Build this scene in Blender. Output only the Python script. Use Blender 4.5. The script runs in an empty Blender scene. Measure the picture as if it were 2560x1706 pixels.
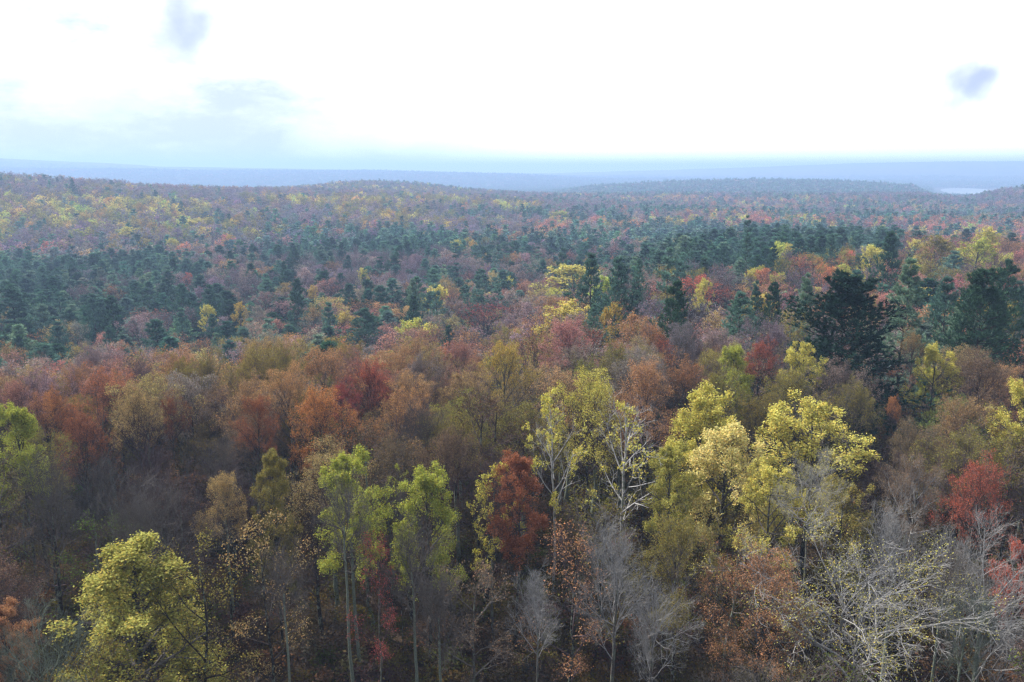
import bpy, math
import numpy as np
from mathutils import Vector, Matrix

# ------------------------------------------------------------------ camera, sky, sun, exposure
sc = bpy.context.scene
COL = sc.collection
R_ = math.radians
CAM_Z, PITCH, FPX, CX, CY = 40.0, R_(12.25), 1971.0, 1280.0, 853.0
cam_d = bpy.data.cameras.new("camera"); cam = bpy.data.objects.new("camera", cam_d); COL.objects.link(cam)
cam.location = (0, 0, CAM_Z); cam.rotation_euler = (R_(90) - PITCH, 0, 0)
cam_d.sensor_width = 36; cam_d.lens = 36 * FPX / 2560; cam_d.clip_start = 0.5; cam_d.clip_end = 60000
sc.camera = cam
sc.render.resolution_x, sc.render.resolution_y = 1024, 682
sc.view_settings.view_transform = 'Standard'; sc.view_settings.look = 'None'
sc.view_settings.exposure = 1.0; sc.view_settings.gamma = 1.0
sc.cycles.use_denoising = True; sc.cycles.denoiser = 'OPENIMAGEDENOISE'; sc.cycles.denoising_input_passes = 'RGB_ALBEDO_NORMAL'; sc.cycles.denoising_prefilter = 'NONE'
sc.cycles.max_bounces = 6; sc.cycles.diffuse_bounces = 2; sc.cycles.glossy_bounces = 2
sc.cycles.transmission_bounces = 3; sc.cycles.volume_bounces = 0; sc.cycles.transparent_max_bounces = 4
sc.cycles.use_adaptive_sampling = False; sc.cycles.sampling_pattern = 'BLUE_NOISE'; sc.cycles.filter_width = 1.4
sc.cycles.sample_clamp_indirect = 4.0

SUN_EL, SUN_AZ = R_(44), R_(-58)          # azimuth from the view direction (+Y), negative = left
sun_dir = Vector((math.cos(SUN_EL) * math.sin(SUN_AZ), math.cos(SUN_EL) * math.cos(SUN_AZ), math.sin(SUN_EL)))
sl = bpy.data.lights.new("sun", 'SUN'); so = bpy.data.objects.new("sun", sl); COL.objects.link(so)
sl.energy = 5.0; sl.angle = R_(2.0); sl.color = (1.0, 0.94, 0.84)
so.rotation_euler = sun_dir.to_track_quat('Z', 'Y').to_euler(); so.location = (-60, 40, 120)

def pix_dir(px, py):
    cx, cy = (px - CX) / FPX, (CY - py) / FPX
    s, c = math.sin(PITCH), math.cos(PITCH)
    return Vector((cx, c + cy * s, -s + cy * c))
def project(x, y, z):
    s, c = math.sin(PITCH), math.cos(PITCH)
    dz = z - CAM_Z
    f = y * c - dz * s; u = y * s + dz * c
    f = np.maximum(f, 1e-3)
    return CX + FPX * x / f, CY - FPX * u / f

class NB:
    """tiny node-tree helper"""
    def __init__(s, nt): s.nt = nt; s.n = nt.nodes; s.l = nt.links
    def new(s, t, **kw):
        nd = s.n.new(t)
        for k, v in kw.items(): setattr(nd, k, v)
        return nd
    def put(s, sock, v):
        if hasattr(v, 'is_output'): s.l.new(v, sock)
        elif v is not None: sock.default_value = v
    def math(s, op, a, b=None, c=None, clamp=False):
        nd = s.new('ShaderNodeMath', operation=op, use_clamp=clamp)
        for i, v in enumerate((a, b, c)): s.put(nd.inputs[i], v)
        return nd.outputs[0]
    def dot(s, v, vec):
        nd = s.new('ShaderNodeVectorMath', operation='DOT_PRODUCT'); s.put(nd.inputs[0], v); s.put(nd.inputs[1], vec); return nd.outputs['Value']
    def ramp(s, v, a, b, o0=0.0, o1=1.0):
        nd = s.new('ShaderNodeMapRange', interpolation_type='SMOOTHSTEP')
        for i, q in enumerate((v, a, b, o0, o1)): s.put(nd.inputs[i], q)
        return nd.outputs[0]
    def mix(s, f, a, b, blend='MIX'):
        nd = s.new('ShaderNodeMix', data_type='RGBA', blend_type=blend)
        s.put(nd.inputs['Factor'], f); s.put(nd.inputs['A'], a) if False else s.put(nd.inputs[6], a); s.put(nd.inputs[7], b)
        return nd.outputs[2]
    def noise(s, vec, scale, detail=4, rough=0.55):
        nd = s.new('ShaderNodeTexNoise'); s.put(nd.inputs['Vector'], vec); nd.inputs['Scale'].default_value = scale
        nd.inputs['Detail'].default_value = detail; nd.inputs['Roughness'].default_value = rough
        return nd.outputs[0]

def c4(c, k=1.0): return (c[0] * k, c[1] * k, c[2] * k, 1.0)

world = bpy.data.worlds.new("World"); sc.world = world; world.use_nodes = True
w = NB(world.node_tree); w.n.clear()
tc = w.new('ShaderNodeTexCoord').outputs['Generated']
sky = w.new('ShaderNodeTexSky', sky_type='NISHITA', sun_disc=False, sun_elevation=SUN_EL, sun_rotation=SUN_AZ)
mp = w.new('ShaderNodeMapping'); w.put(mp.inputs['Vector'], tc); mp.inputs['Scale'].default_value = (1.0, 1.0, 2.6)
n1 = w.noise(mp.outputs[0], 5.0, 6, 0.62)
n2 = w.noise(mp.outputs[0], 16.0, 5, 0.6)
sep = w.new('ShaderNodeSeparateXYZ'); w.put(sep.inputs[0], tc)
glow = w.ramp(w.dot(tc, Vector((0.20, 0.93, 0.30)).normalized()), -0.2, 0.97)
bright = w.math('MULTIPLY_ADD', glow, 11.0, 3.4)                       # radiance x10 (background strength is 0.1)
leftm = w.ramp(sep.outputs['X'], 0.12, -0.36)                          # the thick grey-blue bank lies to the left
lowm = w.ramp(sep.outputs['Z'], 0.20, -0.02)
bank = w.math('MULTIPLY', leftm, w.math('ADD', w.ramp(n1, 0.34, 0.76, 0.42, 1.1), w.math('MULTIPLY', lowm, 0.6)), clamp=True)
bank = w.math('MULTIPLY', bank, w.ramp(n2, 0.18, 0.58, 0.75, 1.0))
def patch(px, py, r, amp):
    d = pix_dir(px, py).normalized()
    wob = w.new('ShaderNodeVectorMath', operation='MULTIPLY_ADD')
    nz = w.new('ShaderNodeTexNoise'); w.put(nz.inputs['Vector'], tc); nz.inputs['Scale'].default_value = 22; nz.inputs['Detail'].default_value = 3
    w.put(wob.inputs[0], nz.outputs['Color']); wob.inputs[1].default_value = (0.06,) * 3; w.put(wob.inputs[2], tc)
    off = w.new('ShaderNodeVectorMath', operation='DISTANCE'); w.put(off.inputs[0], wob.outputs[0]); off.inputs[1].default_value = d + Vector((0.03,) * 3)
    return w.ramp(off.outputs['Value'], r * 1.25, r * 0.1, 0.0, amp)
p1 = patch(455, 58, 0.042, 1.0); p2 = patch(2435, 212, 0.048, 1.0)
pm = w.math('MAXIMUM', p1, p2)
white = w.new('ShaderNodeCombineColor')
for i, k in enumerate((0.97, 1.0, 1.03)): w.put(white.inputs[i], w.math('MULTIPLY', bright, k))
cl = w.mix(bank, white.outputs[0], (3.7, 4.05, 4.65, 1))
cl = w.mix(pm, cl, (3.1, 3.35, 4.7, 1))
skyc = w.mix(0.88, sky.outputs[0], cl)
bg = w.new('ShaderNodeBackground'); w.put(bg.inputs[0], skyc); bg.inputs[1].default_value = 0.1
w.l.new(bg.outputs[0], w.new('ShaderNodeOutputWorld').inputs[0])
world.cycles.sampling_method = 'MANUAL'; world.cycles.sample_map_resolution = 512

# ------------------------------------------------------------------ terrain
def S(x, a, b):
    t = np.clip((x - a) / (b - a), 0, 1); return t * t * (3 - 2 * t)
def G(x, y, cx, cy, sx, sy): return np.exp(-0.5 * (((x - cx) / sx) ** 2 + ((y - cy) / sy) ** 2))
def vnoise(x, y, f, seed=0):
    return (np.sin(x * f + 1.3 * seed + 1.7 * np.sin(y * f * 0.7 + seed)) + np.sin(y * f * 1.13 + 2.1 * seed + 1.3 * np.sin(x * f * 0.8 + 2 * seed))) * 0.5
R1T = ([-1.2, -0.65, -0.5, -0.38, -0.18, 0.0, 0.11, 0.18, 0.28, 0.4, 0.6, 1.2], [40, 38, 32, 26, 24, 6, -14, -16, -18, -24, -30, -28])
R2T = ([-1.2, -0.65, -0.57, -0.46, -0.44, -0.31, -0.2, -0.1, 0.0, 0.1, 0.6, 1.2], [200, 176, 152, 112, 92, 76, 56, 20, -10, -20, -20, -20])
R3T = ([-1.2, -0.1, 0.05, 0.19, 0.28, 0.41, 0.5, 0.65, 1.2], [-20, -20, -10, 40, 74, 118, 130, 134, 120])
R4T = ([-1.2, -0.3, 0.0, 0.1, 0.2, 0.3, 0.4, 0.5, 0.53, 0.65, 1.2], [-56, -56, -50, -12, -2, 2, 0, -10, -38, -38, -34])
LAKE = (0.535, 0.598, 2800.0, 3950.0, -36.0)   # u range, distance range, level
def H(x, y):
    x = np.asarray(x, float); y = np.asarray(y, float)
    d = np.hypot(x, y); u = x / np.maximum(np.abs(y), 1.0); u = np.where(y < 0, np.clip(u * 0, -1, 1), u)
    k = S(u, -0.05, 0.35)
    a = 85 + 215 * k
    h = -13.0 * S(d, a, a + 120 + 120 * k)
    h = h + 1.0 * vnoise(x, y, 0.045, 1) + 1.6 * vnoise(x, y, 0.012, 2) * S(d, 80, 300)
    h = h - (22 + 22 * S(-u, -0.15, 0.15)) * S(d, 1150, 2200)
    h = h + 31 * G(x, y, -640, 750, 165, 200) + 12 * G(x, y, -420, 800, 200, 190) + 9 * G(x, y, -160, 960, 180, 200) + 34 * G(x, y, -255, 1500, 150, 220) + 35 * G(x, y, 905, 1130, 130, 120)
    h = h + 5 * vnoise(x, y, 0.0045, 3) * S(d, 500, 1500) - 9 * np.exp(-0.5 * ((u - 0.562) / 0.022) ** 2 - 0.5 * ((d - 1420) / 260) ** 2)
    fr = (y > 0)
    for T, dd, sg in ((R1T, 4300, 620), (R2T, 5700, 480), (R3T, 6700, 560), (R4T, 2150, 260)):
        t = np.interp(u, T[0], T[1])
        if dd > 5000: t = 40 + (t - 40) * 0.635
        rip = vnoise(x, y, 0.0023, dd % 7) * min(6, sg / 110) + vnoise(x, y, 0.009, dd % 5) * 1.5
        wr = fr * np.exp(-0.5 * ((d - dd) / sg) ** 2)
        h = h * (1 - wr) + (t + rip) * wr
    lk = S(u, LAKE[0] - 0.07, LAKE[0]) * (1 - S(u, LAKE[1] + 0.05, LAKE[1] + 0.2)) * S(d, 2100, LAKE[2]) * (1 - S(d, LAKE[3], LAKE[3] + 500)) * fr
    h = h * (1 - lk) + (LAKE[4] - 3.0) * lk
    return h

def mat_new(name):
    m = bpy.data.materials.new(name); m.use_nodes = True
    nb = NB(m.node_tree); nb.n.clear(); out = nb.new('ShaderNodeOutputMaterial')
    return m, nb, out

def mk_ground():
    m, g, out = mat_new("leaf_litter")
    geo = g.new('ShaderNodeNewGeometry').outputs['Position']
    a = g.noise(geo, 0.55, 6, 0.6); b = g.noise(geo, 6.0, 5, 0.65); c = g.noise(geo, 0.02, 4, 0.6)
    col = g.mix(g.ramp(a, 0.35, 0.65), (0.035, 0.025, 0.020, 1), (0.062, 0.042, 0.027, 1))
    col = g.mix(g.ramp(b, 0.52, 0.7), col, (0.095, 0.068, 0.045, 1))
    col = g.mix(g.ramp(c, 0.48, 0.62, 0, 0.55), col, (0.050, 0.060, 0.026, 1))
    bs = g.new('ShaderNodeBsdfPrincipled'); g.put(bs.inputs['Base Color'], col); bs.inputs['Roughness'].default_value = 0.95
    bs.inputs['Specular IOR Level'].default_value = 0.1
    bp = g.new('ShaderNodeBump'); bp.inputs['Strength'].default_value = 0.6; bp.inputs['Distance'].default_value = 0.3; g.put(bp.inputs['Height'], b); g.put(bs.inputs['Normal'], bp.outputs[0])
    g.l.new(bs.outputs[0], out.inputs[0]); return m
def mk_canopy():
    m, g, out = mat_new("far_canopy")
    geo = g.new('ShaderNodeNewGeometry').outputs['Position']
    a = g.noise(geo, 0.012, 6, 0.7); b = g.noise(geo, 0.0016, 4, 0.6); v = g.new('ShaderNodeTexVoronoi'); g.put(v.inputs['Vector'], geo); v.inputs['Scale'].default_value = 0.06
    col = g.mix(g.ramp(b, 0.4, 0.6), (0.075, 0.065, 0.055, 1), (0.045, 0.070, 0.040, 1))
    col = g.mix(g.ramp(a, 0.45, 0.65), col, (0.11, 0.085, 0.065, 1))
    bs = g.new('ShaderNodeBsdfDiffuse'); g.put(bs.inputs[0], col)
    bp = g.new('ShaderNodeBump'); bp.inputs['Strength'].default_value = 1.0; bp.inputs['Distance'].default_value = 9.0; bp.invert = True
    g.put(bp.inputs['Height'], v.outputs['Distance']); g.put(bs.inputs['Normal'], bp.outputs[0])
    g.l.new(bs.outputs[0], out.inputs[0]); return m

def mesh_from(name, verts, quads=None, tris=None, mats=(), qmat=None, tmat=None, smooth=None):
    me = bpy.data.meshes.new(name)
    verts = np.ascontiguousarray(verts, np.float32)
    q = np.zeros((0, 4), np.int32) if quads is None else np.asarray(quads, np.int32)
    t = np.zeros((0, 3), np.int32) if tris is None else np.asarray(tris, np.int32)
    nq, nt = len(q), len(t)
    me.vertices.add(len(verts)); me.vertices.foreach_set('co', verts.ravel())
    me.loops.add(nq * 4 + nt * 3); me.loops.foreach_set('vertex_index', np.concatenate([q.ravel(), t.ravel()]).astype(np.int32))
    me.polygons.add(nq + nt)
    tot = np.concatenate([np.full(nq, 4), np.full(nt, 3)]).astype(np.int32)
    me.polygons.foreach_set('loop_start', np.concatenate([[0], np.cumsum(tot)[:-1]]).astype(np.int32) if len(tot) else tot)
    if qmat is not None or tmat is not None:
        mi = np.concatenate([np.zeros(nq, np.int32) if qmat is None else qmat, np.zeros(nt, np.int32) if tmat is None else tmat]).astype(np.int32)
        me.polygons.foreach_set('material_index', mi)
    if smooth is not None:
        me.polygons.foreach_set('use_smooth', np.full(nq + nt, bool(smooth)))
    for m in mats: me.materials.append(m)
    me.update(calc_edges=True)
    return me

def structure(name, me):
    o = bpy.data.objects.new(name, me); COL.objects.link(o); o['kind'] = 'structure'; return o

M_GROUND, M_CANOPY = mk_ground(), mk_canopy()
def build_ground():
    rad = np.concatenate([[1.0], np.geomspace(6, 300, 46), np.geomspace(315, 3400, 70), np.geomspace(3480, 14500, 74)])
    ang = np.unique(np.concatenate([np.linspace(-44, 44, 260), np.linspace(44, 316, 70)])) * math.pi / 180
    A = len(ang) - 1                                  # last equals first
    ang = ang[:A]
    r, a = np.meshgrid(rad, ang, indexing='ij')
    x, y = r * np.sin(a), r * np.cos(a); z = H(x, y)
    v = np.stack([x, y, z], -1).reshape(-1, 3)
    i = np.arange(len(rad) - 1)[:, None] * A; j = np.arange(A)[None, :]; j2 = (j + 1) % A
    q = np.stack([i + j, i + j2, i + A + j2, i + A + j], -1).reshape(-1, 4)
    far = (np.repeat(rad[:-1], A) > 3300).astype(np.int32)
    centre = len(v); v = np.vstack([v, [[0, 0, float(H(0., .001))]]])
    t = np.stack([np.full(A, centre), j2[0], j[0]], -1)
    q = q[:, ::-1]
    me = mesh_from("ground", v, q, t, (M_GROUND, M_CANOPY), qmat=far, smooth=True)
    structure("ground", me)
build_ground()

def build_lake():
    m, g, out = mat_new("lake_water")
    bs = g.new('ShaderNodeBsdfPrincipled'); bs.inputs['Base Color'].default_value = (0.05, 0.07, 0.08, 1); bs.inputs['Roughness'].default_value = 0.4; bs.inputs['IOR'].default_value = 1.33
    geo = g.new('ShaderNodeNewGeometry').outputs['Position']
    bp = g.new('ShaderNodeBump'); bp.inputs['Strength'].default_value = 0.15; bp.inputs['Distance'].default_value = 0.4
    g.put(bp.inputs['Height'], g.noise(geo, 0.3, 4)); g.put(bs.inputs['Normal'], bp.outputs[0]); g.l.new(bs.outputs[0], out.inputs[0])
    pts = []
    N = 60
    for k in range(N):
        t = 2 * math.pi * k / N
        u = (LAKE[0] + LAKE[1]) / 2 + (LAKE[1] - LAKE[0]) / 2 * math.cos(t) * (1 + 0.10 * math.sin(3 * t))
        d = (LAKE[2] + LAKE[3]) / 2 + (LAKE[3] - LAKE[2]) / 2 * math.sin(t) * (1 + 0.12 * math.cos(2 * t + 1))
        a = math.atan(u); pts.append((d * math.sin(a), d * math.cos(a), LAKE[4]))
    c = np.mean(pts, axis=0)
    v = np.vstack([pts, [c]]); t = [(N, (k + 1) % N, k) for k in range(N)]
    structure("lake", mesh_from("lake", v, None, t, (m,)))
build_lake()

# ------------------------------------------------------------------ plant materials
def island_var(g, col, lo, hi):
    rnd = g.new('ShaderNodeNewGeometry').outputs['Random Per Island']
    k = g.math('MULTIPLY_ADD', rnd, hi - lo, lo)
    cc = g.new('ShaderNodeCombineColor')
    for i in range(3): g.put(cc.inputs[i], k)
    return g.mix(1.0, col, cc.outputs[0], 'MULTIPLY'), rnd
def tint_node(g, inst):
    if inst:
        a = g.new('ShaderNodeAttribute', attribute_type='INSTANCER', attribute_name='tint'); return a.outputs['Color']
    return g.new('ShaderNodeObjectInfo').outputs['Color']
def mk_leaf(name, inst, trans=0.35, lo=0.6, hi=1.35, warm=(1.25, 0.95, 0.8, 1), rough=0.6, gloss=0.04):
    m, g, out = mat_new(name)
    col, rnd = island_var(g, tint_node(g, inst), lo, hi)
    col2 = g.mix(1.0, col, warm, 'MULTIPLY')
    h = g.math('FRACT', g.math('MULTIPLY', rnd, 17.31))
    col = g.mix(g.ramp(h, 0.45, 1.0), col, col2)
    di = g.new('ShaderNodeBsdfDiffuse'); g.put(di.inputs[0], col)
    tr = g.new('ShaderNodeBsdfTranslucent'); g.put(tr.inputs[0], g.mix(1.0, col, (1.05, 1.1, 0.75, 1), 'MULTIPLY'))
    mx = g.new('ShaderNodeMixShader'); mx.inputs[0].default_value = trans
    g.l.new(di.outputs[0], mx.inputs[1]); g.l.new(tr.outputs[0], mx.inputs[2])
    g.l.new(mx.outputs[0], out.inputs[0]); return m
def mk_bark(name, inst, base, spot=None, use_tint=False):
    m, g, out = mat_new(name)
    geo = g.new('ShaderNodeTexCoord').outputs['Object']
    n = g.noise(geo, 2.2, 5, 0.65); f = g.noise(geo, 9.0, 4, 0.6)
    b = g.new('ShaderNodeObjectInfo').outputs['Color'] if use_tint else base
    col = g.mix(g.ramp(f, 0.3, 0.7), g.mix(1.0, b, (0.6, 0.6, 0.6, 1), 'MULTIPLY'), g.mix(1.0, b, (1.3, 1.27, 1.25, 1), 'MULTIPLY'))
    if spot: col = g.mix(g.ramp(n, 0.48, 0.60), col, spot)
    bs = g.new('ShaderNodeBsdfDiffuse'); g.put(bs.inputs[0], col); g.l.new(bs.outputs[0], out.inputs[0]); return m

M_LEAF = mk_leaf("leaf", False); M_LEAF_I = mk_leaf("leaf_wood", True)
M_NEED = mk_leaf("needle", False, 0.12, 0.65, 1.4, (0.85, 1.05, 1.15, 1)); M_NEED_I = mk_leaf("needle_wood", True, 0.12, 0.65, 1.4, (0.85, 1.05, 1.15, 1))
M_BARK = mk_bark("bark", False, None, (0.16, 0.18, 0.145, 1), True)
M_BARK_I = mk_bark("bark_wood", True, (0.06, 0.050, 0.045, 1), (0.13, 0.14, 0.12, 1))
M_TWIG_I = mk_bark("twig_wood", True, (0.085, 0.064, 0.070, 1))
M_PALE = mk_bark("pale_bark", False, None, None, True)

# ------------------------------------------------------------------ plant geometry (numpy)
def unit(v): return v / np.maximum(np.linalg.norm(v, axis=-1, keepdims=True), 1e-9)
def frames(T):
    ref = np.where(np.abs(T[..., 2:3]) > 0.9, np.array([1.0, 0, 0]), np.array([0, 0, 1.0]))
    A = unit(np.cross(T, ref)); return A, np.cross(T, A)
def tubes(pts, rad, sides):
    N, K, _ = pts.shape
    T = np.empty_like(pts); T[:, 1:-1] = pts[:, 2:] - pts[:, :-2]; T[:, 0] = pts[:, 1] - pts[:, 0]; T[:, -1] = pts[:, -1] - pts[:, -2]
    T = unit(T); A, B = frames(T)
    th = np.arange(sides) * 2 * math.pi / sides
    ring = pts[:, :, None] + rad[:, :, None, None] * (np.cos(th)[:, None] * A[:, :, None] + np.sin(th)[:, None] * B[:, :, None])
    v = ring.reshape(-1, 3)
    n = np.arange(N)[:, None, None] * K * sides; k = np.arange(K - 1)[None, :, None] * sides; s = np.arange(sides)[None, None, :]; s2 = (s + 1) % sides
    q = np.stack([n + k + s, n + k + s2, n + k + sides + s2, n + k + sides + s], -1).reshape(-1, 4)
    return v, q
def along(par, t):
    K = par.shape[1] - 1; f = np.clip(t, 0, 0.9999) * K; i = f.astype(int); fr = (f - i)[..., None]
    idx = np.arange(par.shape[0])[:, None]
    a, b = par[idx, i], par[idx, i + 1]
    return a + (b - a) * fr, unit(b - a)
def grow(rng, par, prad, n, t0, t1, ang, length, k, up=0.2, wob=0.1, rk=0.6, rmax=9, taper=0.3, flat=0.0, tiers=0):
    N = par.shape[0]
    t = t0 + (t1 - t0) * ((np.arange(n)[None, :] + rng.random((N, n))) / n)
    if tiers: t = np.clip((np.round(t * tiers) + rng.normal(0, 0.10, t.shape)) / tiers, t0, t1)
    P, T = along(par, t)
    rp = prad[:, :1] + (prad[:, -1:] - prad[:, :1]) * t
    A, B = frames(T)
    phi = (np.arange(n)[None, :] * 2.4 + rng.random((N, 1)) * 6.28 + rng.normal(0, .35, (N, n)))[..., None]
    a = ang(t)[..., None] if callable(ang) else ang
    a = a + rng.normal(0, 0.14, (N, n))[..., None]
    side = np.cos(phi) * A + np.sin(phi) * B
    if flat: side = side * np.array([1, 1, 1 - flat]); side = unit(side)
    D = unit(np.cos(a) * T + np.sin(a) * side)
    P, D, t, rp = P.reshape(-1, 3), D.reshape(-1, 3), t.reshape(-1), rp.reshape(-1)
    par_i = np.repeat(np.arange(N), n)
    L = length(P, D, t, par_i)
    pts = np.empty((N * n, k + 1, 3)); pts[:, 0] = P
    for j in range(k):
        D = unit(D + np.array([0, 0, up / k]) + rng.normal(0, wob, D.shape)); pts[:, j + 1] = pts[:, j] + D * (L / k)[:, None]
    r0 = np.minimum(rp * rk, rmax); rad = r0[:, None] * np.linspace(1, taper, k + 1)[None, :]
    return pts, rad
def plen(p): return np.linalg.norm(p[:, 1:] - p[:, :-1], axis=-1).sum(1)
def leaf_quads(rng, C, size, flat=0.0, droop=0.0):
    n = len(C)
    nrm = rng.normal(0, 1, (n, 3)); nrm[:, 2] = np.abs(nrm[:, 2]) + flat; nrm = unit(nrm)
    A, B = frames(nrm); th = rng.random((n, 1)) * 6.28
    A, B = np.cos(th) * A + np.sin(th) * B, -np.sin(th) * A + np.cos(th) * B
    s = size * (0.6 + 0.8 * rng.random((n, 1)))
    v = np.stack([C - A * s * 0.62, C - B * s * 0.36 + A * s * 0.05, C + A * s * 0.62, C + B * s * 0.36 + A * s * 0.05], 1).reshape(-1, 3)
    return v, np.arange(4 * n).reshape(-1, 4)
class Geo:
    def __init__(s): s.v, s.q, s.t, s.n = [], [], [], 0
    def add(s, v, q=None, t=None):
        s.v.append(v)
        if q is not None: s.q.append(q + s.n)
        if t is not None: s.t.append(t + s.n)
        s.n += len(v)
    def arr(s):
        return (np.concatenate(s.v) if s.v else np.zeros((0, 3)), np.concatenate(s.q) if s.q else np.zeros((0, 4), int), np.concatenate(s.t) if s.t else np.zeros((0, 3), int))

def env_len(H0, R, cb, topk, cone):
    """distance from a point along a direction to the crown's outline (half ellipsoids above / below the widest height)"""
    zc = H0 * (cb + (1 - cb) * topk)
    def f(P, D, t, pi, rng):
        L = np.full(len(P), 0.4)
        for s in np.linspace(0.4, 14, 60):
            Q = P + D * s; r = np.hypot(Q[:, 0], Q[:, 1]) / R
            up = Q[:, 2] > zc
            hz = np.where(up, (Q[:, 2] - zc) / (H0 - zc), (zc - Q[:, 2]) / (zc - H0 * cb * 0.85))
            ins = np.where(up, r ** (2 - cone) + np.abs(hz) ** (2 - cone), r ** 2 + hz ** 2) < 1
            L = np.where(ins, s, L)
        return np.maximum(L, 0.7) * (0.82 + 0.26 * rng.random(len(P)))
    return f

def broadleaf(seed, H0=20, R=4.0, cb=0.3, topk=0.45, cone=0.0, fork=0.8, n=(14, 7, 7, 5), ang=(1.25, 0.45), up=0.35,
              leaf=0.13, lpt=5, lsp=0.16, keep=1.0, flat=0.0, tw=0.010, lean=0.0, lflat=0.0, trunk_r=0.27, wob=0.10, limb=0.13):
    rng = np.random.default_rng(seed)
    K = 10
    tz = np.linspace(-0.6, H0 * fork, K + 1)
    tr = np.zeros((1, K + 1, 3)); tr[0, :, 2] = tz
    wx = np.cumsum(rng.normal(0, 0.10, (K + 1, 2)), 0); wx[0] = 0; tr[0, :, :2] = wx + np.linspace(0, lean, K + 1)[:, None] * np.array([[1.0, 0.3]])
    trad = (trunk_r * np.linspace(1.0, 0.28, K + 1) ** 0.9)[None, :]; trad[0, 0] *= 1.35
    G1, G2, G3 = Geo(), Geo(), Geo()
    G1.add(*tubes(tr, trad, 9))
    el = env_len(H0, R, cb, topk, cone)
    c0 = cb / fork
    a_fun = lambda t: ang[0] + (ang[1] - ang[0]) * S(t, c0, 1.0)
    l1, r1 = grow(rng, tr, trad, n[0], c0, 1.0, a_fun, lambda P, D, t, pi: el(P, unit(D + np.array([0, 0, up * .5])), t, pi, rng), 6, up, wob, 0.62, limb, 0.25, 0)
    ls = plen(l1)
    G2.add(*tubes(l1, r1, 5))
    l2, r2 = grow(rng, l1, r1, n[1], 0.22, 1.0, 0.75, lambda P, D, t, pi: np.maximum(0.35, ls[pi] * (0.55 - 0.30 * t) * (0.7 + 0.6 * rng.random(len(P)))), 4, up * 0.8, wob * 1.2, 0.62, 0.05, 0.3, flat)
    G2.add(*tubes(l2, r2, 3)); ls2 = plen(l2)
    l3, r3 = grow(rng, l2, r2, n[2], 0.2, 1.0, 0.7, lambda P, D, t, pi: np.maximum(0.22, ls2[pi] * (0.6 - 0.3 * t) * (0.7 + 0.6 * rng.random(len(P)))), 3, up * 0.8, wob * 1.2, 0.62, 0.02, 0.4, flat)
    G2.add(*tubes(l3, np.maximum(r3, tw * 0.7), 3)); ls3 = plen(l3)
    last = l3
    if n[3]:
        l4, r4 = grow(rng, l3, r3, n[3], 0.2, 1.0, 0.62, lambda P, D, t, pi: np.maximum(0.15, ls3[pi] * (0.7 - 0.3 * t) * (0.7 + 0.6 * rng.random(len(P)))), 2, up, wob * 1.3, 0.7, tw, 0.5, flat)
        G2.add(*tubes(l4, np.maximum(r4, tw * 0.55), 3)); last = l4
    if lpt > 0:
        tips = last[:, -1]; mids = 0.5 * (last[:, -1] + last[:, 0])
        if keep < 1.0:                                   # whole sprays stay bare: patchy crown
            grp = np.repeat(rng.random(len(l2)) < keep, len(last) // len(l2)); sel = grp & (rng.random(len(last)) < 0.85)
        else: sel = rng.random(len(last)) < 0.95
        T, Mi = tips[sel], mids[sel]
        nl = int(math.ceil(lpt)); C = []
        for j in range(nl):
            ok = rng.random(len(T)) < (lpt / nl)
            f = rng.random((ok.sum(), 1)); C.append(Mi[ok] + (T[ok] - Mi[ok]) * (f * 1.15) + rng.normal(0, lsp, (ok.sum(), 3)))
        G3.add(*leaf_quads(rng, np.concatenate(C), leaf, lflat))
    return dict(g=[G1.arr(), G2.arr(), G3.arr()], H=H0, R=R, kind='b', fork=fork)

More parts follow.
